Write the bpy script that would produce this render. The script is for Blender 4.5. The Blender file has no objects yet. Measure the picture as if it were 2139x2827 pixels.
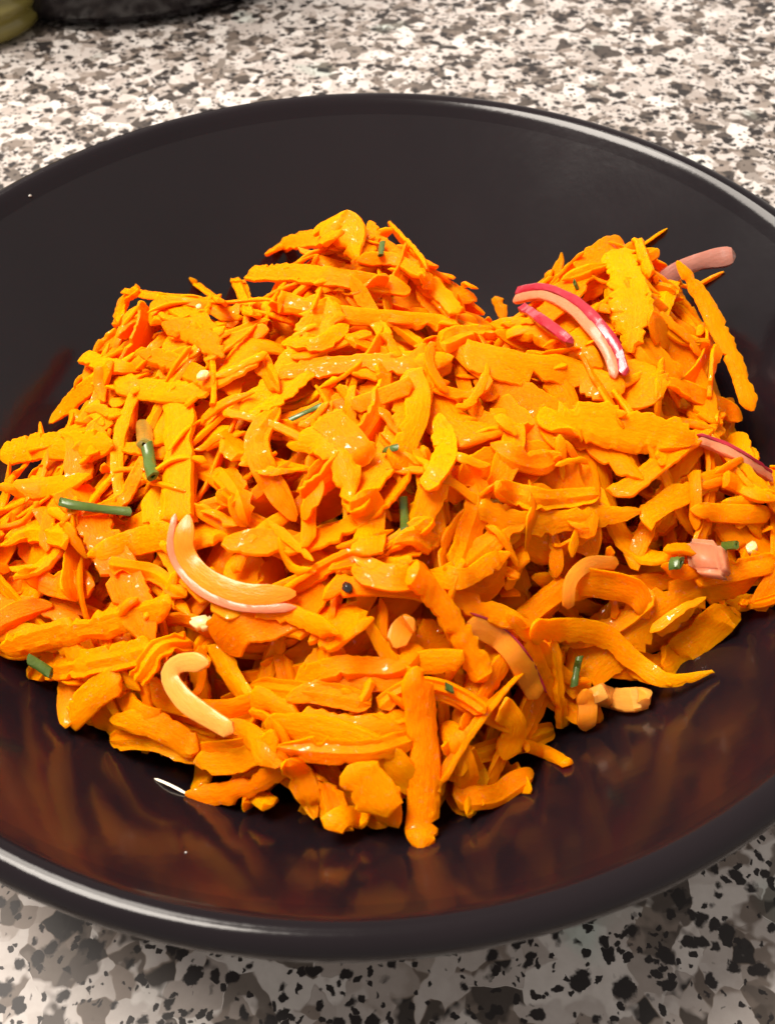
import bpy, bmesh, math, random
import numpy as np
from mathutils import Vector, Matrix

random.seed(11)
rng = np.random.default_rng(11)
scene = bpy.context.scene
COL = scene.collection

# ------------------------------------------------------------------ camera
FPX, SRC_W, SRC_H = 2600.0, 2139.0, 2827.0
CAM = np.array([0.0057879, -0.15421188, 0.1978535])
FWD = np.array([0.0, 0.63261172, -0.77446912])
RGT = np.array([0.99960562, -0.02174871, -0.01776506])
UPV = np.array([0.02808209, 0.77416368, 0.63236223])
cd = bpy.data.cameras.new('camera')
cam = bpy.data.objects.new('camera', cd)
COL.objects.link(cam)
cam.matrix_world = Matrix(((RGT[0], UPV[0], -FWD[0], CAM[0]),
                           (RGT[1], UPV[1], -FWD[1], CAM[1]),
                           (RGT[2], UPV[2], -FWD[2], CAM[2]), (0, 0, 0, 1)))
cd.sensor_fit = 'VERTICAL'
cd.sensor_height = 36.0
cd.lens = FPX / SRC_H * 36.0
cd.clip_start, cd.clip_end = 0.005, 20.0
cd.dof.use_dof = True
cd.dof.focus_distance = 0.20
cd.dof.aperture_fstop = 30.0
scene.camera = cam

# ------------------------------------------------------------------ light
world = bpy.data.worlds.new('World')
scene.world = world
world.use_nodes = True
bg = world.node_tree.nodes['Background']
bg.inputs[0].default_value = (1.0, 0.90, 0.82, 1)
bg.inputs[1].default_value = 0.60


def area_lamp(name, loc, target, size, watts, colour):
    l = bpy.data.lights.new(name, 'AREA')
    l.shape = 'DISK'
    l.size = size
    l.energy = watts
    l.color = colour
    o = bpy.data.objects.new(name, l)
    COL.objects.link(o)
    o.location = loc
    o.rotation_euler = (Vector(target) - Vector(loc)).to_track_quat('-Z', 'Y').to_euler()
    return o


area_lamp('ceiling_spot_lamp', (-0.36, 0.06, 1.02), (0, 0, 0), 0.40, 15.5, (1.0, 0.91, 0.81))
area_lamp('bounce_fill_lamp', (-0.45, 0.52, 1.02), (0, 0, 0), 0.6, 19.5, (1.0, 0.91, 0.81))  # added soft fill standing in for ceiling bounce, not a real fixture
vs = scene.view_settings
vs.view_transform = 'Standard'
vs.look = 'None'
vs.exposure = 0.2
vs.gamma = 1.0
vs.use_curve_mapping = False


# ------------------------------------------------------------------ materials
class Nodes:
    def __init__(self, name):
        self.m = bpy.data.materials.new(name)
        self.m.use_nodes = True
        self.t = self.m.node_tree
        self.b = self.t.nodes['Principled BSDF']

    def n(self, typ, **kw):
        o = self.t.nodes.new(typ)
        for k, v in kw.items():
            if hasattr(o, k):
                setattr(o, k, v)
        return o

    def link(self, a, b):
        self.t.links.new(a, b)

    def mix(self, fac, a, b, mode='MIX'):
        o = self.n('ShaderNodeMix', data_type='RGBA', blend_type=mode)
        for sock, v in ((o.inputs[0], fac), (o.inputs[6], a), (o.inputs[7], b)):
            if hasattr(v, 'links'):
                self.link(v, sock)
            else:
                sock.default_value = v
        return o.outputs[2]

    def ramp(self, fac, stops, interp='LINEAR'):
        o = self.n('ShaderNodeValToRGB')
        o.color_ramp.interpolation = interp
        el = o.color_ramp.elements
        while len(el) < len(stops):
            el.new(0.5)
        for e, (p, c) in zip(el, stops):
            e.position = p
            e.color = c if len(c) == 4 else (*c, 1)
        self.link(fac, o.inputs[0])
        return o.outputs[0]

    def noise(self, vec, scale, detail=3.0, rough=0.5, out=0):
        o = self.n('ShaderNodeTexNoise')
        o.inputs['Scale'].default_value = scale
        o.inputs['Detail'].default_value = detail
        o.inputs['Roughness'].default_value = rough
        if vec is not None:
            self.link(vec, o.inputs['Vector'])
        return o.outputs[out]

    def mapped(self, vec, scale):
        o = self.n('ShaderNodeMapping')
        o.inputs['Scale'].default_value = scale
        self.link(vec, o.inputs['Vector'])
        return o.outputs[0]

    def bump(self, h, strength, dist):
        o = self.n('ShaderNodeBump')
        o.inputs['Strength'].default_value = strength
        o.inputs['Distance'].default_value = dist
        self.link(h, o.inputs['Height'])
        self.link(o.outputs[0], self.b.inputs['Normal'])

    def set(self, **kw):
        for k, v in kw.items():
            self.b.inputs[k.replace('_', ' ')].default_value = v


def flesh_material(name, stops, sss, radius, rough=0.4, streak=0.35, bump=0.25, coat=0.25, spec=0.4, wet=0.0, clear=0.0, through=None):
    """Wet plant flesh: a hue per piece, grain along the piece, light going in and out of it."""
    M = Nodes(name)
    geo = M.n('ShaderNodeNewGeometry')
    uv = M.n('ShaderNodeUVMap').outputs[0]
    tc = M.n('ShaderNodeTexCoord').outputs['Object']
    base = M.ramp(geo.outputs['Random Per Island'], stops)
    grain = M.noise(M.mapped(uv, (160, 900, 1)), 1.0, 4, 0.6)
    blot = M.noise(tc, 110, 4, 0.6)
    dark = M.mix(1.0, base, (0.93, 0.80, 0.7, 1), 'MULTIPLY')
    c = M.mix(M.ramp(grain, [(0.35, (0, 0, 0)), (0.7, (streak, streak, streak))]), base, dark)
    light = M.mix(1.0, base, (1.0, 1.14, 1.2, 1), 'MULTIPLY')
    c = M.mix(M.ramp(blot, [(0.45, (0, 0, 0)), (0.75, (0.5, 0.5, 0.5))]), c, light)
    M.link(c, M.b.inputs['Base Color'])
    M.set(Roughness=rough, Subsurface_Weight=sss, Subsurface_Radius=radius, Subsurface_Scale=1.0,
          Coat_Weight=coat, Coat_Roughness=0.22, IOR=1.36, Specular_IOR_Level=spec, Transmission_Weight=clear)
    if wet:
        wm = M.noise(tc, 1100, 2, 0.5)
        M.link(M.ramp(wm, [(0.62, (0.01, 0.01, 0.01)), (0.67, (wet, wet, wet))]), M.b.inputs['Coat Weight'])
        M.set(Coat_Roughness=0.08)
    h = M.noise(M.mapped(uv, (420, 1300, 1)), 1.0, 3, 0.6)
    M.bump(h, bump, 0.0007)
    if through:
        tr = M.n('ShaderNodeBsdfTranslucent')
        tr.inputs[0].default_value = through[1]
        mx = M.n('ShaderNodeMixShader')
        mx.inputs[0].default_value = through[0]
        M.link(M.b.outputs[0], mx.inputs[1])
        M.link(tr.outputs[0], mx.inputs[2])
        M.link(mx.outputs[0], M.t.nodes['Material Output'].inputs[0])
    return M.m


MAT = {}
MAT['carrot'] = flesh_material('carrot_flesh', [(0.0, (0.99, 0.150, 0.0)), (0.25, (0.99, 0.182, 0.0)), (0.55, (0.99, 0.206, 0.0)),
                                               (0.85, (0.99, 0.230, 0.0)), (1.0, (0.99, 0.265, 0.0))],
                               0.6, (0.0095, 0.0020, 0.0001), rough=0.5, coat=0.015, spec=0.05, wet=0.75, bump=0.40, through=(0.18, (1.0, 0.40, 0.01, 1)))
MAT['onion'] = flesh_material('onion_flesh', [(0, (0.86, 0.31, 0.03)), (1, (0.88, 0.36, 0.06))],
                              0.5, (0.004, 0.002, 0.001), rough=0.3, streak=0.5, coat=0.25, clear=0.3, spec=0.2)
MAT['onion_dyed'] = flesh_material('onion_flesh_dyed_orange', [(0, (0.90, 0.235, 0.004)), (1, (0.90, 0.265, 0.010))],
                                   0.5, (0.004, 0.002, 0.0006), rough=0.3, coat=0.22, clear=0.3, spec=0.2)
MAT['onion_pink'] = flesh_material('onion_flesh_pink', [(0, (0.64, 0.185, 0.075)), (1, (0.70, 0.23, 0.11))],
                                   0.5, (0.004, 0.002, 0.0015), rough=0.3, coat=0.22, clear=0.3, spec=0.2)
MAT['onion_brown'] = flesh_material('onion_flesh_brownish', [(0, (0.24, 0.09, 0.06)), (1, (0.30, 0.12, 0.085))],
                                    0.4, (0.003, 0.0015, 0.001), rough=0.3, coat=0.6)
MAT['skin'] = flesh_material('onion_skin_red', [(0, (0.20, 0.004, 0.012)), (1, (0.30, 0.008, 0.022))],
                             0.15, (0.002, 0.0006, 0.0006), rough=0.28, coat=0.6)
MAT['chive'] = flesh_material('chive_green', [(0, (0.035, 0.06, 0.006)), (1, (0.06, 0.10, 0.012))],
                              0.1, (0.0008, 0.0012, 0.0003), rough=0.35, coat=0.4)
MAT['chive_olive'] = flesh_material('chive_olive', [(0, (0.19, 0.13, 0.008)), (1, (0.20, 0.15, 0.012))],
                                    0.2, (0.001, 0.001, 0.0003), rough=0.3, coat=0.22, clear=0.3, spec=0.2)
MAT['garlic'] = flesh_material('garlic_flesh', [(0, (0.80, 0.60, 0.17)), (1, (0.84, 0.66, 0.26))],
                               0.4, (0.003, 0.002, 0.001), rough=0.35, coat=0.4)


def bowl_material(spec=0.31):
    M = Nodes('dark_glaze')
    tc = M.n('ShaderNodeTexCoord').outputs['Object']
    blot = M.noise(tc, 14, 4, 0.5)
    c = M.ramp(blot, [(0.3, (0.0050, 0.0036, 0.0048)), (0.7, (0.0074, 0.0050, 0.0064))])
    M.link(c, M.b.inputs['Base Color'])
    r = M.ramp(M.noise(tc, 60, 5, 0.6), [(0.3, (0.125, 0.125, 0.125)), (0.75, (0.16, 0.16, 0.16))])
    M.link(r, M.b.inputs['Roughness'])
    M.set(IOR=1.5, Specular_IOR_Level=spec)
    M.bump(M.noise(tc, 520, 2, 0.5), 0.05, 0.0004)
    return M.m


def granite_material():
    M = Nodes('polished_granite')
    tc = M.n('ShaderNodeTexCoord').outputs['Object']
    warp = M.n('ShaderNodeTexNoise')
    warp.inputs['Scale'].default_value = 150
    warp.inputs['Detail'].default_value = 2.5
    M.link(tc, warp.inputs['Vector'])
    off = M.n('ShaderNodeVectorMath', operation='MULTIPLY_ADD')
    M.link(warp.outputs['Color'], off.inputs[0])
    off.inputs[1].default_value = (0.0042, 0.0042, 0.0)
    M.link(tc, off.inputs[2])
    p = off.outputs[0]

    def vor(vec, scale, rnd=1.0, smooth=None):
        o = M.n('ShaderNodeTexVoronoi')
        if smooth:
            o.feature = 'SMOOTH_F1'
            o.inputs['Smoothness'].default_value = smooth
        o.inputs['Scale'].default_value = scale
        o.inputs['Randomness'].default_value = rnd
        M.link(vec, o.inputs['Vector'])
        return o

    def val(col, ch=0):
        s = M.n('ShaderNodeSeparateColor')
        M.link(col, s.inputs[0])
        return s.outputs[ch]

    big = vor(p, 115, 1.0, 0.09)
    pale = M.ramp(val(big.outputs['Color']), [(0.0, (0.52, 0.46, 0.41)), (0.22, (0.40, 0.34, 0.295)), (0.36, (0.68, 0.62, 0.56)), (0.58, (0.64, 0.58, 0.52)),
                                            (0.68, (0.40, 0.345, 0.30)), (0.76, (0.22, 0.182, 0.152)), (0.86, (0.15, 0.12, 0.098)),
                                            (0.95, (0.07, 0.055, 0.046))])
    mid = vor(p, 210, 1.0, 0.12)
    midc = M.ramp(val(mid.outputs['Color'], 1), [(0.0, (0.57, 0.51, 0.46)), (0.40, (0.50, 0.44, 0.39)), (0.56, (0.28, 0.225, 0.185)), (0.70, (0.17, 0.132, 0.106)),
                                                 (0.82, (0.10, 0.078, 0.062)), (0.94, (0.03, 0.025, 0.023))])
    zone = M.noise(tc, 70, 3, 0.6)
    c = M.mix(M.ramp(zone, [(0.465, (0, 0, 0)), (0.505, (1, 1, 1))]), pale, midc)
    # round black mica grains of several sizes, gathered in loose drifts
    drift = M.noise(tc, 60, 3, 0.65)
    jit = M.n('ShaderNodeVectorMath', operation='MULTIPLY_ADD')
    jn = M.n('ShaderNodeTexNoise')
    jn.inputs['Scale'].default_value = 700
    M.link(tc, jn.inputs['Vector'])
    M.link(jn.outputs['Color'], jit.inputs[0])
    jit.inputs[1].default_value = (0.0018, 0.0018, 0.0)
    M.link(p, jit.inputs[2])
    for sc, keep in ((190, 1.06), (330, 0.97), (640, 0.95)):
        v = vor(jit.outputs[0], sc)
        a = M.n('ShaderNodeMath', operation='ADD')
        M.link(val(v.outputs['Color'], 2), a.inputs[0])
        M.link(drift, a.inputs[1])
        b = M.n('ShaderNodeMath', operation='SUBTRACT')
        M.link(a.outputs[0], b.inputs[0])
        b.inputs[1].default_value = keep
        d = M.n('ShaderNodeMath', operation='SUBTRACT')
        M.link(b.outputs[0], d.inputs[0])
        M.link(v.outputs['Distance'], d.inputs[1])
        c = M.mix(M.ramp(d.outputs[0], [(0.0, (0, 0, 0)), (0.13, (1, 1, 1))]), c, (0.024, 0.019, 0.018, 1))
    # soft cloud inside each grain, a few cold or greenish grains
    cloud = M.noise(tc, 330, 4, 0.6)
    c = M.mix(M.ramp(cloud, [(0.35, (0, 0, 0)), (0.7, (0.55, 0.55, 0.55))]), c, M.mix(1.0, c, (0.80, 0.78, 0.77, 1), 'MULTIPLY'))
    tint = M.noise(tc, 26, 2, 0.5)
    c = M.mix(M.ramp(tint, [(0.64, (0, 0, 0)), (0.70, (0.8, 0.8, 0.8))]), c, M.mix(1.0, c, (0.78, 0.95, 0.93, 1), 'MULTIPLY'))
    c = M.mix(1.0, c, (0.72, 0.745, 0.785, 1), 'MULTIPLY')
    M.link(c, M.b.inputs['Base Color'])
    M.set(Roughness=0.5, IOR=1.45, Specular_IOR_Level=0.3)
    M.bump(M.noise(tc, 900, 2, 0.5), 0.04, 0.0003)
    return M.m


MAT['bowl'] = bowl_material()
MAT['rim'] = bowl_material(0.20)
MAT['granite'] = granite_material()


def simple(name, col, rough, **kw):
    M = Nodes(name)
    tc = M.n('ShaderNodeTexCoord').outputs['Object']
    a = tuple(x * 0.8 for x in col) + (1,)
    c = M.ramp(M.noise(tc, 70, 3, 0.5), [(0.3, a), (0.7, tuple(col) + (1,))])
    M.link(c, M.b.inputs['Base Color'])
    M.set(Roughness=rough, **kw)
    return M.m


MAT['jar_glass'] = simple('olive_jar_glass', (0.30, 0.25, 0.06), 0.12, Transmission_Weight=0.35)
MAT['pot'] = simple('black_enamel', (0.012, 0.009, 0.011), 0.22)
MAT['fibre'] = simple('pale_fibre', (0.75, 0.66, 0.5), 0.5)
MAT['seed'] = simple('black_seed', (0.02, 0.012, 0.01), 0.15)
MAT['juice'] = simple('dressing_drop', (0.5, 0.47, 0.42), 0.08, Transmission_Weight=0.5)


# ------------------------------------------------------------------ helpers
def link(name, me, mat, parent=None):
    o = bpy.data.objects.new(name, me)
    COL.objects.link(o)
    if not me.materials:
        me.materials.append(mat)
    if parent is not None:
        o.parent = parent
    return o


def tag(o, label=None, cat=None, group=None, kind=None):
    for k, v in (('label', label), ('category', cat), ('group', group), ('kind', kind)):
        if v:
            o[k] = v
    return o


def empty(name, loc):
    o = bpy.data.objects.new(name, None)
    o.empty_display_size = 0.01
    COL.objects.link(o)
    o.location = loc
    return o


def lathe(name, prof, seg=128, closed=False):
    vs_, fs = [], []
    n = len(prof)
    for i in range(seg):
        a = 2 * math.pi * i / seg
        for r, z in prof:
            vs_.append((r * math.cos(a), r * math.sin(a), z))
    m = n if closed else n - 1
    for i in range(seg):
        j = (i + 1) % seg
        for k in range(m):
            k2 = (k + 1) % n
            fs.append((i * n + k, j * n + k, j * n + k2, i * n + k2))
    me = bpy.data.meshes.new(name)
    me.from_pydata(vs_, [], fs)
    bm = bmesh.new()
    bm.from_mesh(me)
    bmesh.ops.remove_doubles(bm, verts=bm.verts, dist=1e-6)
    bmesh.ops.recalc_face_normals(bm, faces=bm.faces)
    for f in bm.faces:
        f.smooth = True
    bm.to_mesh(me)
    bm.free()
    return me


# ------------------------------------------------------------------ countertop
bm = bmesh.new()
bmesh.ops.create_cube(bm, size=1.0, matrix=Matrix.Translation((0, 0.25, -0.015)) @ Matrix.Diagonal((1.6, 1.1, 0.03, 1)))
bmesh.ops.bevel(bm, geom=bm.edges[:], offset=0.004, segments=3, affect='EDGES')
me = bpy.data.meshes.new('countertop')
bm.to_mesh(me)
bm.free()
tag(link('countertop', me, MAT['granite']), 'polished cream, brown and black speckled granite countertop', None, None, 'structure')

# ------------------------------------------------------------------ bowl
R, HR, Z0 = 0.120, 0.060, 0.006


def bowl_z(r):
    k = 0.008
    return Z0 + 1.02 * k * np.logaddexp(0, (np.asarray(r, float) - 0.062) / k)


bowl = empty('bowl', (0, 0, 0))
tag(bowl, 'dark purplish brown glazed shallow bowl with rolled rim holding carrot salad', 'bowl')
inner = [(0.0, Z0)] + [(r, float(bowl_z(r))) for r in list(np.linspace(0.012, 0.1122, 42)) + [0.1130, 0.1142]] + [(0.1150, float(bowl_z(0.1140)))]
outer = [(0.1135, 0.0520), (0.108, 0.0455), (0.100, 0.0375), (0.088, 0.0260), (0.076, 0.0155), (0.066, 0.0085), (0.056, 0.0047), (0.030, 0.0035), (0.0, 0.0035)]
link('basin', lathe('basin', inner + outer, 192), MAT['bowl'], bowl)
# rolled lip: a rounded bead slightly thicker on its outside
zi = float(bowl_z(0.1125))
lip = [(r, float(bowl_z(r)) + .00003) for r in (0.1122, 0.1131, 0.1140)]
for k in range(14):
    a = math.radians(128 - k * 21)
    lip.append((0.1170 + 0.0030 * math.cos(a), zi + 0.00034 + 0.0030 * math.sin(a)))
lip.append((0.1135, 0.0520))
link('rolled_rim', lathe('rolled_rim', lip, 192), MAT['rim'], bowl)
foot = [(0.046, 0.0042), (0.0465, 0.0004), (0.0485, 0.0), (0.0515, 0.0), (0.053, 0.0006), (0.0545, 0.0060)]
link('foot_ring', lathe('foot_ring', foot, 96), MAT['bowl'], bowl)

# ------------------------------------------------------------------ heap: height field the shreds are laid on
GN, GS = 250, 0.001
gx = (np.arange(GN) - GN / 2 + 0.5) * GS
X, Y = np.meshgrid(gx, gx, indexing='ij')
RR = np.hypot(X, Y)
BOWL = bowl_z(RR)


def pix_dir(vx, vy):
    x, y = vx * 1.2778, vy * 1.2778
    d = FWD * FPX + (x - SRC_W / 2) * RGT - (y - SRC_H / 2) * UPV
    return d / np.linalg.norm(d)


def at_z(vx, vy, z):
    d = pix_dir(vx, vy)
    return CAM + d * ((z - CAM[2]) / d[2])


def gsample(G, x, y):
    i = np.clip(((np.asarray(x) / GS) + GN / 2).astype(int), 0, GN - 1)
    j = np.clip(((np.asarray(y) / GS) + GN / 2).astype(int), 0, GN - 1)
    return G[i, j]


def cast(G, vx, vy):
    d = pix_dir(vx, vy)
    t = np.arange(0.10, 0.42, 0.0006)
    P = CAM + d * t[:, None]
    h = gsample(G, P[:, 0], P[:, 1])
    k = np.argmax(P[:, 2] < h)
    return P[k]


def blur(A, s):
    k = int(3 * s) + 1
    w = np.exp(-0.5 * (np.arange(-k, k + 1) / s) ** 2)
    w /= w.sum()
    A = np.pad(A, k, mode='edge')
    A = np.apply_along_axis(lambda v: np.convolve(v, w, 'valid'), 0, A)
    return np.apply_along_axis(lambda v: np.convolve(v, w, 'valid'), 1, A)


ctrl = [(750, 488, .058), (800, 510, .057), (880, 590, .054), (740, 620, .057), (620, 630, .052), (850, 560, .054), (930, 650, .046), (330, 640, .049), (450, 690, .049),
        (270, 710, .046), (210, 815, .041), (115, 945, .040), (20, 1010, .040), (600, 900, .055), (837, 900, .057), (837, 1100, .057),
        (500, 1100, .052), (250, 1100, .046), (1100, 900, .053), (1300, 900, .051), (1150, 720, .043), (1020, 720, .033), (1250, 650, .050),
        (1360, 555, .056), (1450, 690, .056), (1550, 800, .047), (1450, 950, .049), (1600, 1000, .042), (1600, 1200, .040),
        (1400, 1200, .048), (1100, 1200, .054), (1100, 1400, .049), (1300, 1400, .042), (1480, 1350, .036), (837, 1400, .053),
        (837, 1600, .049), (920, 1650, .048), (600, 1600, .045), (400, 1500, .042), (250, 1450, .039), (100, 1300, .039), (300, 1300, .045),
        (1050, 1600, .043), (600, 1300, .051), (1674, 1150, .040), (700, 750, .054), (520, 668, .040), (545, 640, .036), (560, 740, .052), (980, 1000, .056)]
near_edge = [(1674, 1300), (1600, 1325), (1520, 1410), (1430, 1440), (1380, 1490), (1290, 1540), (1240, 1570), (1170, 1590), (1130, 1670), (1060, 1735),
             (950, 1750), (900, 1790), (800, 1780), (700, 1780), (620, 1720), (530, 1735), (440, 1690), (330, 1640), (240, 1600), (150, 1550), (130, 1490),
             (60, 1440), (0, 1400)]
cp = np.array([at_z(a, b, c + 0.008) for a, b, c in ctrl])
ep = np.array([cast(BOWL, *e) for e in near_edge])
# back edge of the heap on the bowl, from the left round to the right
back = np.array([(-.088, -.036), (-.081, -.016), (-.072, .010), (-.063, .034), (-.055, .054), (-.042, .060), (-.0335, .050), (-.027, .046), (-.021, .058), (-.015, .076), (.001, .086), (.016, .078), (.024, .052),
                 (.034, .046), (.050, .062), (.064, .068), (.078, .050), (.085, .022), (.085, -.010), (.092, -.022), (.100, -.034)])
poly = np.vstack([ep[:, :2], back])


def inside(px, py, poly):
    r = np.zeros(px.shape, bool)
    n = len(poly)
    for i in range(n):
        x0, y0 = poly[i]
        x1, y1 = poly[(i + 1) % n]
        c = ((y0 > py) != (y1 > py)) & (px < (x1 - x0) * (py - y0) / (y1 - y0 + 1e-12) + x0)
        r ^= c
    return r


MASK = inside(X, Y, poly)
kx = np.vstack([cp, np.column_stack([ep[:, :2], ep[:, 2] + .006]), np.column_stack([back, bowl_z(np.hypot(back[:, 0], back[:, 1])) + .004])])
num = np.zeros_like(X)
den = np.zeros_like(X)
for x_, y_, z_ in kx:
    w = np.exp(-((X - x_) ** 2 + (Y - y_) ** 2) / (2 * 0.0095 ** 2)) + 1e-9
    num += w * z_
    den += w
TARGET = np.where(MASK, np.maximum(num / den, BOWL), BOWL)
TARGET = np.maximum(blur(TARGET, 2.5), BOWL)

G = BOWL.copy()


# ------------------------------------------------------------------ shred mesh builder
def smooth1(a, it=1):
    a = np.array(a, float)
    for _ in range(it):
        b = a.copy()
        b[1:-1] = 0.25 * a[:-2] + 0.5 * a[1:-1] + 0.25 * a[2:]
        a = b
    return a


def resample(P, n):
    P = np.asarray(P, float)
    s = np.concatenate([[0], np.cumsum(np.linalg.norm(np.diff(P, axis=0), axis=1))])
    t = np.linspace(0, s[-1], n)
    Q = np.column_stack([np.interp(t, s, P[:, k]) for k in range(3)])
    return Q, s[-1]


def spline(pts, n=24):
    """Catmull-Rom through a few points."""
    P = np.asarray(pts, float)
    if len(P) == 2:
        return np.column_stack([np.linspace(P[0, k], P[1, k], n) for k in range(P.shape[1])])
    E_ = np.vstack([2 * P[0] - P[1], P, 2 * P[-1] - P[-2]])
    out = []
    m = len(P) - 1
    for i in range(m):
        a, b, c, d = E_[i:i + 4]
        for t in np.linspace(0, 1, max(2, n // m), endpoint=(i == m - 1)):
            out.append(0.5 * ((2 * b) + (c - a) * t + (2 * a - 5 * b + 4 * c - d) * t * t + (3 * b - a - 3 * c + d) * t ** 3))
    return np.array(out)


US = np.array([-1, -.96, -.55, 0, .55, .96, 1, .9, 0, -.9])
TOPZ = np.array([.0, .72, .95, 1.0, .95, .72, .0, -.45, -.5, -.45])


def strip_geo(path, normal, width, thick, ends=(0.35, 0.35), rag=(0.16, 0.16), step=0.0008, slab=False, curl=0.0, grooves=0.0, twist=0.0, slant=(0.0, 0.0), dome=False, seed=0):
    """A strip of flesh along a path: bellied or slab cross-section, ragged edges, tapered ends. Returns verts, faces, uvs."""
    r = np.random.default_rng(seed)
    L = np.linalg.norm(np.diff(path, axis=0), axis=1).sum()
    n = int(np.clip(L / step, 7, 70))
    P, L = resample(path, n)
    T = np.gradient(P, axis=0)
    T /= np.linalg.norm(T, axis=1)[:, None] + 1e-12
    N = np.asarray(normal, float)
    if N.ndim == 1:
        N = np.repeat(N[None], n, 0)
    else:
        k = np.linspace(0, len(N) - 1, n)
        N = np.column_stack([np.interp(k, np.arange(len(N)), N[:, c]) for c in range(3)])
    N = N - (N * T).sum(1)[:, None] * T
    N /= np.linalg.norm(N, axis=1)[:, None] + 1e-12
    B = np.cross(T, N)
    t = np.linspace(0, 1, n)
    s = t * L
    e0 = max(ends[0] * width, 0.0008)
    e1 = max(ends[1] * width, 0.0008)
    env = np.minimum(1, np.sqrt(np.clip(s / e0, 0.03, 1))) * np.minimum(1, np.sqrt(np.clip((L - s) / e1, 0.03, 1)))
    low = smooth1(r.normal(0, 1, n), 10)
    low = low / (np.abs(low).max() + 1e-6)
    w = width / 2 * env * (1 + (0.09 if dome else 0.20) * low)

    def jag(a):
        j = r.uniform(-1, 0.6, n)
        j2 = np.repeat(r.uniform(-1, 0.5, n // 2 + 1), 2)[:n]
        e = smooth1(r.uniform(-.6, 1.3, n), 6).clip(0.08, 1)
        j3 = np.interp(np.arange(n), np.linspace(0, n, max(3, n // 5)), r.uniform(-1, .4, max(3, n // 5)))
        q = 1 + a * e * (0.7 * j + 0.5 * j2 + 0.7 * j3)
        if a > 0.08:
            for c in r.integers(0, n, 1 + n // 18):
                q[c:c + int(r.integers(1, 3))] *= r.uniform(.55, .8)
        return q

    wl, wr = w * jag(rag[0]), w * jag(rag[1])
    th = thick * np.minimum(1, env + 0.15) * (1 + 0.15 * smooth1(r.normal(0, 1, n), 4))
    us = US
    tz = TOPZ
    wave = smooth1(r.normal(0, 1, n), 6)
    if dome:
        us = np.array([-1, -.88, -.5, 0, .5, .88, 1, .8, 0, -.8])
        tz = np.array([.0, .5, .85, 1.0, .85, .5, .0, -.4, -.45, -.4])
    if slab:
        us = np.array([-1, -.97, -.8, 0, .8, .97, 1, .95, 0, -.95])
        tz = np.array([0.0, .8, 1, 1.05, 1, .8, 0.0, -.5, -.55, -.5])
    off = tz[None, :] * th[:, None] * 0.6
    if grooves:
        g = grooves * np.sin(us * 7.0 + r.uniform(0, 6))[None, :] * th[:, None] * 0.25
        off = off + g * (tz[None, :] > 0.3)
    off = off + r.normal(0, 0.04, off.shape) * thick
    off = off - curl * (us[None, :] ** 2) * w[:, None] + twist * (t[:, None] - .5) * us[None, :] * w[:, None]
    side = np.where(us[None, :] < 0, wl[:, None], wr[:, None]) * us[None, :]
    sl = slant[0] * (1 - t) ** 4 + slant[1] * t ** 4
    V = P[:, None, :] + B[:, None, :] * side[..., None] + N[:, None, :] * off[..., None] + T[:, None, :] * (sl[:, None] * side)[..., None]
    m = len(us)
    V = V.reshape(-1, 3)
    F = []
    for i in range(n - 1):
        for k in range(m):
            k2 = (k + 1) % m
            F.append((i * m + k, i * m + k2, (i + 1) * m + k2, (i + 1) * m + k))
    F.append(tuple(range(m - 1, -1, -1)))
    F.append(tuple((n - 1) * m + k for k in range(m)))
    uv = np.column_stack([np.repeat(s, m) + seed * 0.137, np.tile(us * width / 2, n) + seed * 0.071])
    return V, F, uv


def mesh_from(name, V, F, uv=None, origin=None):
    me = bpy.data.meshes.new(name)
    V = np.asarray(V)
    if origin is not None:
        V = V - origin
    me.from_pydata(V.tolist(), [], F)
    if uv is not None:
        lay = me.uv_layers.new(name='UVMap')
        li = np.empty(len(me.loops), int)
        me.loops.foreach_get('vertex_index', li)
        lay.data.foreach_set('uv', uv[li].astype(np.float32).ravel())
    me.polygons.foreach_set('use_smooth', np.ones(len(me.polygons), bool))
    me.update()
    me.set_sharp_from_angle(angle=math.radians(38))
    return me


def stamp(path, width, top):
    """Raise the height field under a strip."""
    P, L = resample(path, max(6, int(np.linalg.norm(np.diff(path, axis=0), axis=1).sum() / 0.0008)))
    T = np.gradient(P[:, :2], axis=0)
    T /= np.linalg.norm(T, axis=1)[:, None] + 1e-9
    Bn = np.column_stack([-T[:, 1], T[:, 0]])
    for u in np.arange(-width / 2 * 0.8, width / 2 * 0.8 + 1e-6, 0.0008):
        q = P[:, :2] + Bn * u
        i = np.clip(((q[:, 0] / GS) + GN / 2).astype(int), 0, GN - 1)
        j = np.clip(((q[:, 1] / GS) + GN / 2).astype(int), 0, GN - 1)
        np.maximum.at(G, (i, j), P[:, 2] + top * (1 - (u / (width / 2)) ** 2 * 0.6))


def rest_z(path, width, stiff):
    """Height of a strip laid over the pile: it bridges hollows and bends a little over humps."""
    d = np.gradient(path[:, :2], axis=0)
    d /= np.linalg.norm(d, axis=1)[:, None] + 1e-9
    b = np.column_stack([-d[:, 1], d[:, 0]])
    g = np.max([gsample(G, path[:, 0] + b[:, 0] * u, path[:, 1] + b[:, 1] * u) for u in (-width * .3, 0, width * .3)], axis=0)
    z = smooth1(g, 4 + 3 * stiff)
    return z + np.quantile(g - z, .60 + .022 * stiff)


def field_normal(A, x, y, h=6):
    i = int(np.clip(x / GS + GN / 2, h + 1, GN - h - 2))
    j = int(np.clip(y / GS + GN / 2, h + 1, GN - h - 2))
    p = A[i - h:i + h + 1, j - h:j + h + 1]
    n = np.array([-(p[-5:].mean() - p[:5].mean()) / ((2 * h - 4) * GS), -(p[:, -5:].mean() - p[:, :5].mean()) / ((2 * h - 4) * GS), 1.0])
    return n / np.linalg.norm(n)


SHREDS = []      # every piece of carrot: dict(V, F, uv, length, width, label)


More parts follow.
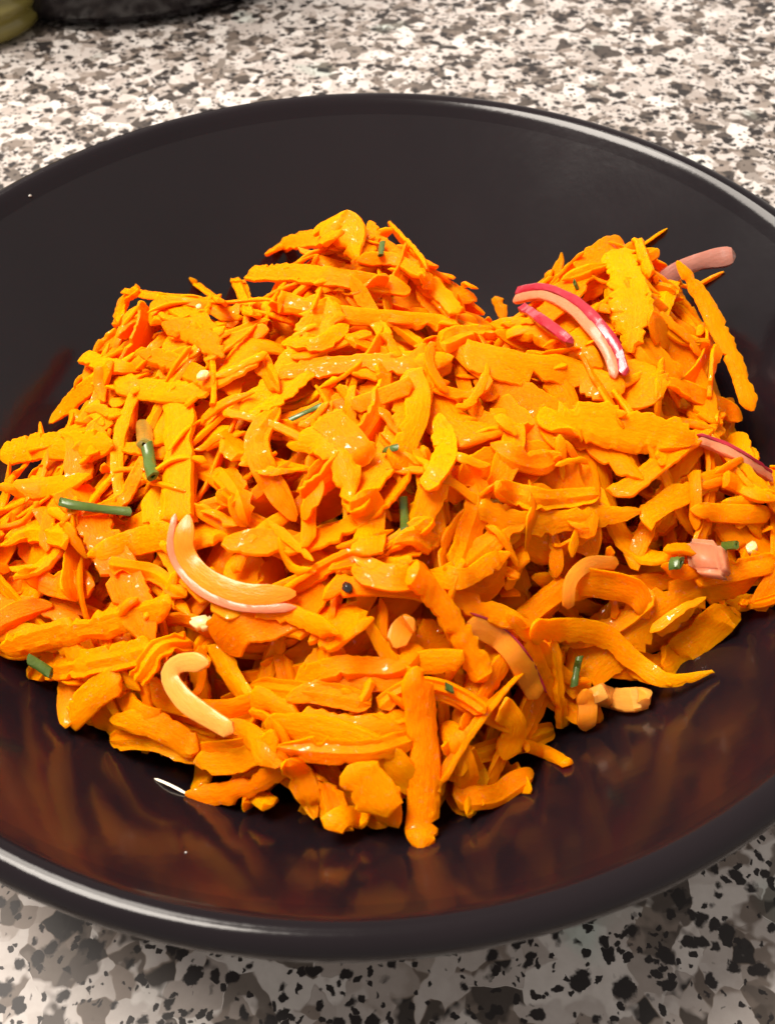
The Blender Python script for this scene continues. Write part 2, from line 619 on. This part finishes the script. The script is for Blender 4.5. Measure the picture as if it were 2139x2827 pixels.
def add_shred(path, normal, width, thick, label=None, **kw):
    V, F, uv = strip_geo(path, normal, width, thick, seed=len(SHREDS) + 1, **kw)
    SHREDS.append(dict(V=V, F=F, uv=uv, L=np.linalg.norm(np.diff(path, axis=0), axis=1).sum(), W=width, label=label))


# ------------------------------------------------------------------ random body of the heap
fill = 0
for it in range(5500):
    need = TARGET - G
    need[~MASK] = 0
    flat = need.ravel()
    cand = np.flatnonzero(flat > 0.0012)
    if len(cand) < 250 or fill > 2100:
        break
    pk = cand[rng.integers(0, len(cand), 10)]
    k = pk[np.argmax(flat[pk])]
    cx, cy = X.ravel()[k], Y.ravel()[k]
    big = rng.random()
    L = rng.uniform(0.015, 0.027) if big < .34 else rng.uniform(0.027, 0.050)
    Wd = rng.choice([rng.uniform(0.0026, 0.0046), rng.uniform(0.0044, 0.0078), rng.uniform(0.0078, 0.0120)], p=[.50, .38, .12])
    Th = rng.uniform(0.0008, 0.0015)
    ang = rng.uniform(0, math.pi)
    bend = rng.normal(0, 0.75)
    n = 16
    s = np.linspace(-.5, .5, n)
    hd = ang + bend * s
    px = cx + np.cumsum(np.cos(hd)) * L / n
    py = cy + np.cumsum(np.sin(hd)) * L / n
    px += cx - px.mean()
    py += cy - py.mean()
    ins = gsample(MASK, px, py)
    if ins.mean() < 0.85:
        continue
    path = np.column_stack([px, py, np.zeros(n)])
    path[:, 2] = rest_z(path, Wd, int(rng.integers(2, 12)))
    if path[:, 2].max() - gsample(TARGET, cx, cy) > 0.006 or np.ptp(path[:, 2]) > 0.5 * L:
        continue
    if rng.random() < 0.45:
        lift = rng.uniform(0.001, 0.0075)
        path[:, 2] += lift * np.clip((s if rng.random() < .5 else -s) * 2, 0, 1) ** 2
    if (path[:, 2] - gsample(TARGET, path[:, 0], path[:, 1])).max() > 0.0085:
        continue
    path[:, 2] += Th * 0.3
    nrm = field_normal(G, cx, cy) + rng.normal(0, 0.30 if rng.random() < .75 else .9, 3)
    nrm[2] = max(nrm[2], 0.35)
    stamp(path, Wd, Th * 0.75)
    add_shred(path, nrm / np.linalg.norm(nrm), Wd, Th, ends=tuple(rng.choice([.12, .22, .45, 1.1], 2)), slant=tuple(rng.normal(0, .7, 2)),
              rag=(rng.choice([.08, .22, .45]), rng.choice([.08, .22, .45])), curl=rng.uniform(-.2, .3), grooves=rng.choice([0, 0.6, 1.0]), twist=rng.normal(0, .5))
    fill += 1

# short slivers and crumbs lying over the body of the heap
for it in range(200):
    k = rng.integers(0, MASK.sum())
    cx, cy = X[MASK][k], Y[MASK][k]
    L, Wd, Th = rng.uniform(.005, .017), rng.uniform(.0014, .0034), rng.uniform(.0006, .0012)
    ang = rng.uniform(0, math.pi)
    hd = ang + rng.normal(0, .8) * np.linspace(-.5, .5, 10)
    path = np.column_stack([cx + np.cumsum(np.cos(hd)) * L / 10, cy + np.cumsum(np.sin(hd)) * L / 10, np.zeros(10)])
    path[:, 2] = rest_z(path, Wd, 2) + Th * .3
    nrm = field_normal(G, cx, cy, 4) + rng.normal(0, .25, 3)
    nrm[2] = max(nrm[2], .35)
    stamp(path, Wd, Th * .7)
    add_shred(path, nrm / np.linalg.norm(nrm), Wd, Th, ends=tuple(rng.choice([.2, .8, 2.0], 2)), rag=(.14, .2), slant=tuple(rng.normal(0, .6, 2)), curl=rng.uniform(-.1, .2))
NFILL = len(SHREDS)

# ------------------------------------------------------------------ pieces seen one by one in the photograph
TRACE = [
    # heap behind, middle peak
    ([(700, 480), (750, 500), (772, 560)], 78, 'broad ragged carrot flake at the tip of the middle peak'),
    ([(588, 545), (640, 522), (725, 515)], 38, None),
    ([(842, 490), (880, 532), (920, 578)], 40, 'carrot shred sloping down from the middle peak beside a chive'),
    ([(770, 565), (850, 562), (915, 600)], 34, None),
    ([(540, 590), (640, 590), (760, 605), (885, 622)], 46, None),
    ([(905, 592), (950, 632), (990, 677)], 40, None),
    ([(510, 598), (528, 640), (545, 682)], 34, None),
    ([(600, 650), (720, 678), (860, 690), (980, 702)], 45, None),
    ([(615, 738), (690, 745), (750, 700)], 36, 'pale curled carrot shred hooked upward below the middle peak'),
    # left shoulder
    ([(280, 628), (350, 640), (440, 652), (512, 692)], 48, None),
    ([(256, 700), (268, 655), (300, 625)], 30, None),
    ([(410, 600), (440, 625), (482, 655)], 24, None),
    ([(350, 700), (430, 722), (482, 772)], 50, None),
    ([(182, 770), (230, 790), (305, 800)], 38, None),
    ([(110, 915), (170, 852), (240, 800)], 50, None),
    ([(250, 822), (330, 842), (430, 850)], 58, None),
    ([(300, 760), (380, 790), (462, 832)], 48, None),
    ([(0, 985), (80, 965), (180, 962), (245, 958)], 66, None),
    ([(20, 1062), (100, 1052), (182, 1038)], 56, None),
    ([(8, 1180), (70, 1150), (150, 1160)], 48, None),
    ([(40, 1240), (120, 1258), (205, 1260)], 66, None),
    ([(190, 1200), (290, 1172), (385, 1150)], 58, None),
    ([(235, 1222), (330, 1240), (402, 1290)], 44, None),
    ([(60, 1442), (150, 1440), (260, 1420), (332, 1400)], 58, None),
    ([(2, 1402), (100, 1375), (240, 1345), (370, 1308)], 58, 'long pale tapering carrot wedge resting above a chive at the heap edge'),
    ([(150, 1560), (200, 1502), (262, 1460)], 66, None),
    ([(240, 1600), (340, 1600), (432, 1645)], 48, None),
    ([(400, 1715), (470, 1716), (560, 1692), (622, 1640)], 48, 'ragged carrot shred trailing beside a thin white fibre'),
    ([(300, 1470), (350, 1400), (420, 1390)], 46, None),
    # middle
    ([(560, 812), (660, 800), (780, 785), (900, 790)], 54, None),
    ([(880, 800), (902, 872), (880, 950), (850, 1010)], 58, None),
    ([(760, 882), (820, 860), (892, 832)], 40, None),
    ([(700, 900), (760, 960), (792, 1005)], 74, None),
    ([(622, 960), (692, 950), (742, 1000), (762, 1080)], 70, None),
    ([(602, 880), (556, 950), (580, 1030), (642, 1120)], 56, 'bent carrot strip curving below two chives in the middle'),
    ([(480, 1020), (512, 1062), (535, 1135)], 56, None),
    ([(942, 900), (962, 980), (922, 1060)], 58, None),
    ([(780, 1060), (802, 1130), (790, 1200)], 66, None),
    ([(1002, 1000), (1032, 1072), (1010, 1160), (980, 1240)], 60, None),
    ([(850, 1172), (892, 1160), (942, 1182)], 56, None),
    ([(920, 1240), (1000, 1250), (1060, 1216), (1102, 1195)], 48, None),
    ([(950, 742), (1000, 722), (1062, 718)], 56, None),
    ([(1000, 762), (1100, 790), (1220, 802), (1342, 852)], 74, None),
    ([(1060, 962), (1150, 1000), (1212, 982)], 54, None),
    ([(1070, 1060), (1170, 1080), (1292, 1070)], 48, None),
    ([(1182, 930), (1240, 912), (1380, 932), (1492, 962)], 92, 'very broad smooth slab of carrot lying below the red onion arch'),
    ([(1030, 1100), (1130, 1130), (1250, 1122), (1382, 1105)], 52, None),
    ([(1240, 1252), (1300, 1262), (1370, 1280), (1402, 1332)], 62, None),
    # right peak
    ([(1072, 640), (1092, 695)], 28, None),
    ([(1060, 700), (1140, 712), (1220, 742), (1302, 792)], 56, None),
    ([(1212, 605), (1262, 590), (1312, 572)], 38, None),
    ([(1376, 518), (1390, 560), (1402, 600)], 24, None),
    ([(1335, 540), (1350, 602), (1365, 682), (1360, 762)], 80, 'upright broad carrot flake with torn tip beside the red onion arch'),
    ([(1400, 700), (1450, 742), (1500, 822), (1530, 912)], 56, None),
    ([(1440, 832), (1520, 860), (1602, 906)], 44, None),
    ([(1460, 566), (1510, 632), (1560, 722), (1600, 812), (1625, 888)], 42, 'long narrow carrot stick slanting down beside the brownish onion curl'),
    ([(1490, 1102), (1570, 1110), (1662, 1112)], 40, None),
    ([(1562, 1030), (1622, 1062), (1680, 1076)], 38, None),
    ([(1500, 1252), (1590, 1232), (1676, 1215)], 44, None),
    ([(1600, 1306), (1640, 1304), (1690, 1288)], 20, None),
    ([(1430, 1442), (1500, 1382), (1582, 1312)], 70, 'broad ragged carrot flake lying on the bowl behind the thin tail'),
    # front
    ([(240, 1555), (330, 1565), (430, 1622)], 58, None),
    ([(420, 1650), (520, 1642), (602, 1600)], 56, None),
    ([(470, 1560), (540, 1590), (600, 1660)], 54, None),
    ([(702, 1690), (722, 1745), (730, 1792)], 62, None),
    ([(1000, 1640), (1030, 1690), (1040, 1735)], 56, None),
    ([(962, 1560), (1000, 1640), (1012, 1720)], 56, None),
    ([(835, 1700), (842, 1750), (838, 1780)], 52, None),
    ([(560, 1310), (640, 1332), (732, 1372)], 52, None),
    ([(760, 1232), (850, 1250), (922, 1232)], 62, None),
    ([(640, 1470), (740, 1442), (850, 1440), (902, 1392)], 52, None),
    ([(540, 1482), (620, 1492), (720, 1502), (802, 1522)], 48, None),
    ([(882, 1232), (942, 1292), (1002, 1382), (1050, 1472)], 58, 'thick carrot stick lying diagonally beside the purple edged onion slice'),
    ([(1080, 1530), (1112, 1562), (1092, 1642)], 58, None),
    ([(1192, 1372), (1205, 1472), (1215, 1572)], 32, 'thin upright carrot strip hanging beside the amber onion blob'),
    ([(1130, 1610), (1180, 1626), (1228, 1652)], 34, 'short round ended carrot stick poking out over the bare bowl'),
    ([(1145, 1365), (1280, 1366), (1360, 1420), (1440, 1470), (1540, 1450)], 50, 'long carrot strip ending in a thin tail curling on the bowl'),
    ([(980, 1722), (1060, 1722), (1110, 1692), (1150, 1668)], 50, None),
    ([(622, 1640), (660, 1702), (682, 1768)], 58, None),
    ([(705, 1792), (745, 1764), (795, 1772)], 46, None),
    ([(760, 1650), (800, 1702), (832, 1765)], 100, 'wide angular carrot flake next to the big stick at the front'),
    ([(600, 1612), (700, 1622), (800, 1622), (902, 1592)], 56, None),
    ([(540, 1502), (640, 1542), (740, 1572), (850, 1562), (940, 1530)], 56, None),
    ([(895, 1440), (910, 1560), (915, 1700), (908, 1835)], 70, 'biggest thick carrot stick, its blunt tip reflected in the bowl'),
]


def traced_path(pts, lift, n=24, hang=None, over=.7):
    """Lay a piece on the pile: find the pile under it, smooth that height, then put the piece at that height."""
    q = spline(pts, n)
    if hang:
        return np.array([at_z(a, b, h) for (a, b), h in zip(q, np.linspace(hang[0], hang[1], len(q)))])
    P = np.array([cast(G, *p) for p in q])
    z = P[:, 2].copy()
    zm = np.median(z)
    if min(p[1] for p in pts) < 1000:
        z = np.maximum(z, zm - 0.007)
    s = np.linspace(-1, 1, len(z))
    fit = np.polyval(np.polyfit(s, z, 1 if len(pts) < 3 else 2), s)
    for _ in range(3):
        P = np.array([at_z(a, b, h) for (a, b), h in zip(q, fit)])
        g = gsample(G, P[:, 0], P[:, 1])
        fit = fit + np.quantile(g - fit, over)
    P = np.array([at_z(a, b, h) for (a, b), h in zip(q, fit)])
    g = smooth1(gsample(G, P[:, 0], P[:, 1]), 12)
    fit = fit + np.clip(g - fit, -.0025, .0025) * .7
    return np.array([at_z(a, b, h) for (a, b), h in zip(q, fit + lift)])


def px_width(path, w):
    d = np.linalg.norm(path.mean(0) - CAM)
    return w * 1.2778 * d / FPX


def facing(path, mix=0.45, jitter=0.12):
    S_ = gsample
    m = path.mean(0)
    n = field_normal(GB, m[0], m[1])
    v = CAM - m
    v /= np.linalg.norm(v)
    n = n * (1 - mix) + v * mix + rng.normal(0, jitter, 3)
    return n / np.linalg.norm(n)


GB = blur(G, 4)
for pts, w, lab in TRACE:
    Th = rng.uniform(0.0010, 0.0017)
    if lab and ('thick' in lab):
        Th = 0.0025
    path = traced_path(pts, Th * 0.35, hang=(.0675, .0505) if lab and 'slanting down beside the brownish' in lab else None, over=.95 if lab else .7)
    Wd = px_width(path, w)
    big_stick = lab and ('biggest' in lab)
    round_ = lab and ('stick' in lab)
    tail = lab and ('tail' in lab and 'strip' in lab)
    e = (0.5, 0.42) if big_stick else ((.5, 5.0) if tail else tuple(rng.choice([.12, .25, .5, 1.1], 2)))
    rg = (.12, .09) if big_stick else (rng.choice([.08, .24, .45]), rng.choice([.08, .24, .45]))
    stamp(path, Wd, Th * 0.8)
    add_shred(path, facing(path), Wd, Th, label=lab, ends=e, rag=rg, curl=rng.uniform(-.08, .2), grooves=0.0 if round_ else rng.choice([0, 0.5, 0.9]), twist=rng.normal(0, .25), dome=round_, slant=(0, 0) if big_stick else tuple(rng.normal(0, .5, 2)))

# ------------------------------------------------------------------ which shreds show: a coarse depth buffer
bw, bh = 320, 424
depth = np.full((bw, bh), 9.0)
owner = np.full((bw, bh), -1)
for idx, s in enumerate(SHREDS):
    D = s['V'] - CAM
    zc = D @ FWD
    ix = ((D @ RGT) / zc * FPX + SRC_W / 2) / SRC_W * bw
    iy = (-(D @ UPV) / zc * FPX + SRC_H / 2) / SRC_H * bh
    ok = (ix >= 0) & (ix < bw) & (iy >= 0) & (iy < bh)
    for a, b, c in zip(ix[ok].astype(int), iy[ok].astype(int), zc[ok]):
        if c < depth[a, b]:
            depth[a, b] = c
            owner[a, b] = idx
seen = np.bincount(owner[owner >= 0], minlength=len(SHREDS)).astype(float)
seen[NFILL:] += 1000
order = np.argsort(-seen)
single = [i for i in order[:300] if seen[i] > 3]
rest = [i for i in range(len(SHREDS)) if i not in set(single)]


LANDMARK = [((1240, 670), 'the arched red onion slice'), ((1185, 705), 'the short crimson onion strip'), ((1500, 580), 'the brownish onion curl'),
            ((1590, 985), 'the pale pink onion strip'), ((1520, 1203), 'the square pink onion chunk'), ((420, 1230), 'the orange stained onion crescent'),
            ((1245, 1245), 'the peach onion arc'), ((1110, 1420), 'the purple edged onion slice'), ((390, 1490), 'the hooked pale onion strip'),
            ((1345, 1508), 'the white onion wedge'), ((205, 1095), 'the longest chive'), ((325, 990), 'the thick chive below the olive one'),
            ((663, 890), 'the slim slanting chive'), ((824, 537), 'the tiny chive on the peak'), ((843, 969), 'the tiny chive scrap'),
            ((873, 1110), 'the upright chive'), ((88, 1440), 'the chive under the pale wedge'), ((443, 1357), 'the garlic cube'),
            ((440, 818), 'the pale garlic bit'), ((752, 1275), 'the black pepper grain'), ((370, 1702), 'the thin white fibre'),
            ((910, 1700), 'the biggest carrot stick'), ((1330, 935), 'the very broad carrot slab'), ((1540, 700), 'the long slanting carrot stick'),
            ((1205, 1470), 'the thin upright carrot strip'), ((970, 1340), 'the diagonal thick carrot stick'), ((1180, 1628), 'the round ended carrot stick'),
            ((690, 742), 'the pale curled shred'), ((740, 510), 'the ragged flake of the middle peak'), ((580, 1000), 'the bent carrot strip'),
            ((200, 1355), 'the long pale carrot wedge'), ((1505, 1380), 'the ragged flake on the bowl')]
LMP = np.array([cast(G, *a) for a, b in LANDMARK])


def class_label(L, W, c):
    ln = 'long' if L > 0.033 else ('short' if L < 0.021 else 'mid-length')
    wd = 'broad' if W > 0.0075 else ('narrow' if W < 0.0048 else 'medium-wide')
    d = np.linalg.norm(LMP - c, axis=1)
    k = int(np.argmin(d))
    rel = 'touching' if d[k] < 0.009 else ('near' if d[k] < 0.022 else 'closest to')
    return '%s %s orange carrot shred %s %s' % (ln, wd, rel, LANDMARK[k][1])


for i in sorted(single):
    s = SHREDS[i]
    org = s['V'].mean(0)
    org[2] = s['V'][:, 2].min()
    o = link('carrot_shred', mesh_from('carrot_shred', s['V'], s['F'], s['uv'], org), MAT['carrot'])
    o.location = org
    tag(o, s['label'] or class_label(s['L'], s['W'], s['V'].mean(0)), 'carrot shred', 'grated carrot shreds on top of the heap')
VV, FF, UU, base = [], [], [], 0
for i in rest:
    s = SHREDS[i]
    VV.append(s['V'])
    UU.append(s['uv'])
    FF.extend([tuple(v + base for v in f) for f in s['F']])
    base += len(s['V'])
o = link('grated_carrot', mesh_from('grated_carrot', np.vstack(VV), FF, np.vstack(UU)), MAT['carrot'])
tag(o, 'mass of grated orange carrot filling the heap under the top shreds', 'grated carrot', None, 'stuff')


# ------------------------------------------------------------------ red onion, chives, garlic
def strip_object(name, pts, w, thick, mat, label, cat, group=None, lift=0.0008, ends=(.3, .3), slab=True, skin=None, mix=0.55, rag=(.02, .02), curl=0.0, hang=None):
    path = traced_path(pts, lift + thick * 0.4, hang=hang, over=.8)
    Wd = px_width(path, w)
    nrm = facing(path, mix, 0.03)
    sd = int(rng.integers(1, 999))
    V, F, uv = strip_geo(path, nrm, Wd, thick, ends=ends, rag=rag, step=0.0009, slab=slab, curl=curl, seed=sd)
    org = path.mean(0)
    if skin is None:
        o = link(name, mesh_from(name, V, F, uv, org), mat)
        o.location = org
    else:
        o = empty(name, org)
        T = np.gradient(path, axis=0)
        T /= np.linalg.norm(T, axis=1)[:, None]
        Bn = np.cross(T, nrm)
        Bn /= np.linalg.norm(Bn, axis=1)[:, None]
        side, sw = skin[:2]
        p1 = path - Bn * side * Wd * sw * 0.45
        V, F, uv = strip_geo(p1, nrm, Wd * (1 - sw), thick, ends=ends, rag=(0, 0), step=0.0009, slab=True, seed=sd)
        link('flesh', mesh_from('flesh', V, F, uv, org), mat, o)
        p2 = path + Bn * side * Wd * (1 - sw) * 0.46
        V, F, uv = strip_geo(p2, nrm, Wd * sw, thick * 1.1, ends=ends, rag=(0, 0), step=0.0009, slab=True, seed=sd)
        link('skin', mesh_from('skin', V, F, uv, org), MAT[skin[2] if len(skin) > 2 else 'skin'], o)
    tag(o, label, cat, group)
    stamp(path, Wd, thick * 0.6)
    return o


ON = 'red onion slices in the salad'
strip_object('onion_slice', [(1112, 640), (1175, 632), (1240, 662), (1292, 715), (1325, 765), (1338, 815)], 42, 0.0013, MAT['onion_pink'],
             'arched red onion slice with crimson skin and pale pink flesh', 'onion slice', ON, skin=(-1, .48), lift=.0024)
strip_object('onion_slice', [(1130, 668), (1185, 705), (1238, 745)], 22, 0.0022, MAT['skin'],
             'short straight crimson onion strip under the arched slice', 'onion slice', ON, lift=.0014)
strip_object('onion_slice', [(1415, 625), (1450, 592), (1510, 566), (1588, 553)], 36, 0.0030, MAT['onion_brown'],
             'brownish pink onion curl sticking out past the carrot over the bowl', 'onion slice', ON, slab=False, hang=(.056, .0615))
strip_object('onion_slice', [(1505, 948), (1580, 978), (1665, 1032)], 28, 0.0012, MAT['onion_pink'],
             'pale pink onion strip with thin purple edge beside the broad carrot slab', 'onion slice', ON, skin=(-1, .3), lift=.0007)
strip_object('onion_slice', [(400, 1112), (392, 1190), (440, 1255), (530, 1292), (640, 1290)], 62, 0.0008, MAT['onion_dyed'],
             'long translucent onion crescent stained orange with pink outer edge above the garlic cube', 'onion slice', ON, ends=(.8, 1.2), lift=.0014, skin=(1, .26, 'onion_pink'))
strip_object('onion_slice', [(1226, 1315), (1232, 1255), (1272, 1218), (1335, 1216)], 30, 0.0008, MAT['onion_dyed'],
             'pale peach onion arc curved like a hook on the carrot', 'onion slice', ON, lift=.0004)
strip_object('onion_slice', [(1008, 1345), (1070, 1372), (1125, 1432), (1162, 1508)], 52, 0.0008, MAT['onion_dyed'],
             'orange stained onion slice with thin purple skin along one edge', 'onion slice', ON, skin=(-1, .10), lift=.0007)
strip_object('onion_slice', [(852, 1400), (868, 1360), (895, 1338)], 50, 0.0010, MAT['onion_dyed'],
             'small glistening onion piece tucked beside the diagonal carrot stick', 'onion slice', ON, lift=.001)
strip_object('onion_slice', [(452, 1432), (392, 1432), (368, 1462), (400, 1512), (450, 1548), (505, 1582)], 42, 0.0011, MAT['onion'],
             'pale hooked onion strip with a cut square end below the garlic cube', 'onion slice', ON, ends=(.7, .12), lift=.0004)
strip_object('onion_slice', [(1285, 1500), (1345, 1514), (1402, 1506)], 42, 0.0030, MAT['onion'],
             'white onion wedge lying on the bare bowl by the carrot tail', 'onion slice', ON, ends=(.3, .8), lift=.0008)
strip_object('onion_slice', [(1262, 1490), (1268, 1535), (1262, 1578)], 40, 0.0018, MAT['onion_dyed'],
             'glossy amber onion blob at the heap edge beside the white wedge', 'onion slice', ON, slab=False, ends=(.6, .6), lift=.0005)


def chive(pts, w, label, mat='chive', lift=.0009):
    path = traced_path([pts[0], pts[-1]], lift, 12, over=.9)
    Wd = px_width(path, w)
    P, L = resample(path, 8)
    sag = rng.normal(0, .02) * L * (1 - np.linspace(-1, 1, 8) ** 2)
    P = P + np.cross(P[-1] - P[0], (0, 0, 1.0)) / L * sag[:, None]
    T = np.gradient(P, axis=0)
    T /= np.linalg.norm(T, axis=1)[:, None]
    N = np.cross(np.cross(T, (0, 0, 1.0)), T)
    N /= np.linalg.norm(N, axis=1)[:, None]
    B = np.cross(T, N)
    m = 10
    V, F = [], []
    for rr in (Wd / 2, Wd / 2 * 0.42):
        for i in range(8):
            for k in range(m):
                a = 2 * math.pi * k / m
                cut = (T[i] * math.cos(a + P[0][0] * 900) * rr * .55) if i in (0, 7) else 0
                V.append(P[i] + B[i] * math.cos(a) * rr + N[i] * math.sin(a) * rr * 0.58 + cut + rng.normal(0, Wd * .02, 3))
    o1 = 8 * m
    for i in range(7):
        for k in range(m):
            k2 = (k + 1) % m
            F.append((i * m + k, i * m + k2, (i + 1) * m + k2, (i + 1) * m + k))
            F.append((o1 + i * m + k2, o1 + i * m + k, o1 + (i + 1) * m + k, o1 + (i + 1) * m + k2))
    for k in range(m):
        k2 = (k + 1) % m
        F.append((k2, k, o1 + k, o1 + k2))
        F.append((7 * m + k, 7 * m + k2, o1 + 7 * m + k2, o1 + 7 * m + k))
    V = np.array(V)
    uv = np.column_stack([V[:, 0] + V[:, 1], V[:, 2]])
    org = path.mean(0)
    o = link('chive_piece', mesh_from('chive_piece', V, F, uv, org), MAT[mat])
    o.location = org
    tag(o, label, 'chive', 'cut chives scattered over the salad')


chive([(130, 1084), (205, 1095), (280, 1105)], 23, 'longest dark green chive piece lying across the carrot above the onion crescent')
chive([(318, 962), (325, 995), (331, 1030)], 27, 'thick dark green chive piece below an olive coloured one')
chive([(311, 916), (314, 962)], 34, 'olive brown wilted chive piece above a dark green one', 'chive_olive')
chive([(628, 906), (662, 892), (697, 874)], 14, 'slim green chive piece slanting over the bent carrot strip')
chive([(826, 522), (822, 552)], 13, 'tiny green chive piece on the middle carrot peak')
chive([(830, 972), (858, 966)], 20, 'tiny green chive scrap in the middle of the heap')
chive([(871, 1074), (874, 1146)], 19, 'dark green chive piece standing upright in the middle of the heap')
chive([(63, 1424), (112, 1456)], 22, 'green chive piece under the long pale carrot wedge')
chive([(1240, 610), (1257, 642)], 14, 'slim green chive piece behind the arched red onion slice')
chive([(1562, 1180), (1590, 1178)], 26, 'green chive end on the far side of the square onion chunk')
chive([(1448, 1218), (1470, 1216)], 30, 'round green chive end on the near side of the square onion chunk')
chive([(1252, 1418), (1240, 1482)], 15, 'bright green chive piece standing beside the amber onion blob')
chive([(962, 1482), (978, 1490)], 18, 'green chive scrap in a gap beside the diagonal carrot stick')


def nugget(name, px, size, mat, label, cat, group=None, seed=0, flat=0.8):
    r = np.random.default_rng(seed)
    p = cast(G, *px)
    d = np.linalg.norm(p - CAM)
    s = size * 1.2778 * d / FPX / 2
    bm = bmesh.new()
    bmesh.ops.create_cube(bm, size=1.5)
    bmesh.ops.bevel(bm, geom=bm.edges[:], offset=0.28, segments=3, affect='EDGES')
    for v in bm.verts:
        v.co = Vector((v.co.x * s, v.co.y * s * .85, v.co.z * s * flat)) + Vector(r.normal(0, s * .025, 3)) + Vector((s * .18 * math.sin(v.co.y * 2.1 + seed), s * .15 * math.sin(v.co.z * 2.3 + seed), s * .12 * math.sin(v.co.x * 2.7 + seed)))
    bmesh.ops.rotate(bm, verts=bm.verts, cent=(0, 0, 0), matrix=Matrix.Rotation(r.uniform(0, 1.5), 3, 'Z') @ Matrix.Rotation(r.uniform(-.4, .4), 3, 'X'))
    for f in bm.faces:
        f.smooth = True
    me = bpy.data.meshes.new(name)
    bm.to_mesh(me)
    bm.free()
    me.uv_layers.new(name='UVMap')
    o = link(name, me, mat)
    o.location = p + np.array([0, 0, s * flat * 0.8])
    tag(o, label, cat, group)
    return o


nugget('onion_chunk', (1522, 1220), 104, MAT['onion_pink'], 'square pinkish onion chunk wedged between two green chive ends', 'onion chunk', None, 12, .5)
GA = 'bits of chopped garlic'
nugget('garlic_bit', (443, 1357), 56, MAT['garlic'], 'bright pale yellow garlic cube above the hooked onion strip', 'garlic', GA, 3)
nugget('garlic_bit', (440, 818), 30, MAT['garlic'], 'pale garlic bit on the carrot behind the olive chive', 'garlic', GA, 4)
nugget('garlic_bit', (431, 666), 14, MAT['garlic'], 'tiny white garlic crumb on the back shoulder of the heap', 'garlic', GA, 5)
nugget('garlic_bit', (1620, 1190), 30, MAT['garlic'], 'pale garlic bit beyond the square onion chunk and chive end', 'garlic', GA, 6)
nugget('pepper_grain', (752, 1275), 30, MAT['seed'], 'black shiny peppercorn fragment in the middle of the heap', 'pepper grain', None, 7, .7)

p0, p1 = cast(BOWL, 335, 1684), cast(BOWL, 408, 1720)
pm = (p0 + p1) / 2 + np.array([0, 0, .001])
V, F, uv = strip_geo(spline([p0 + (0, 0, .0004), pm, p1 + (0, 0, .0006)], 12), (0, 0, 1.0), 0.0005, 0.0004, rag=(0, 0), step=.0006, seed=5)
o = link('onion_fibre', mesh_from('onion_fibre', V, F, uv, pm), MAT['fibre'])
o.location = pm
tag(o, 'thin white fibre lying on the bowl by the ragged carrot shred', 'fibre')

# small drops of juice spattered on the bowl
for k, (px, sz) in enumerate([((66, 424), 7), ((402, 1842), 5), ((828, 1886), 5)]):
    p = cast(BOWL, *px)
    d = np.linalg.norm(p - CAM)
    s = sz * 1.2778 * d / FPX / 2
    bm = bmesh.new()
    bmesh.ops.create_uvsphere(bm, u_segments=12, v_segments=8, radius=s)
    for v in bm.verts:
        v.co.z *= 0.6
    for f in bm.faces:
        f.smooth = True
    me = bpy.data.meshes.new('juice_drop')
    bm.to_mesh(me)
    bm.free()
    o = link('juice_drop', me, MAT['juice'])
    o.location = p + np.array([0, 0, s * .3])
    tag(o, 'tiny drop of dressing on the bare glazed bowl', 'drop', 'drops of dressing on the bowl')

# ------------------------------------------------------------------ things at the back of the counter
jp = at_z(-30, 118, 0)
jar = empty('ribbed_jar', (jp[0] - 0.012, jp[1] + 0.03, 0))
tag(jar, 'olive yellow ribbed glass jar standing at the back of the counter', 'jar')
prof = [(0.0, 0.0), (0.026, 0.0), (0.031, 0.003), (0.033, 0.008)]
for k in range(60):
    z = 0.009 + k * 0.0012
    prof.append((0.033 + 0.0014 * math.sin(z / 0.012 * 2 * math.pi), z))
prof += [(0.030, 0.086), (0.024, 0.094), (0.022, 0.098)]
link('glass', lathe('glass', prof, 64), MAT['jar_glass'], jar)
link('lid', lathe('lid', [(0.0, 0.110), (0.024, 0.110), (0.0255, 0.1085), (0.0255, 0.096), (0.0225, 0.0955)], 48), MAT['pot'], jar)

pp = at_z(280, 78, 0)
pot = empty('cooking_pot', (pp[0] - 0.012, pp[1] + 0.105, 0))
tag(pot, 'black enamelled pot beside the ribbed jar, only its foot in view', 'pot')
link('body', lathe('body', [(0.0, 0.0), (0.088, 0.0), (0.096, 0.002), (0.101, 0.008), (0.103, 0.02), (0.104, 0.10), (0.106, 0.102), (0.101, 0.102), (0.098, 0.02), (0.09, 0.006), (0, 0.006)], 96),
     MAT['pot'], pot)
print('shreds', len(SHREDS), 'filled', NFILL, 'single', len(single), 'rest', len(rest))
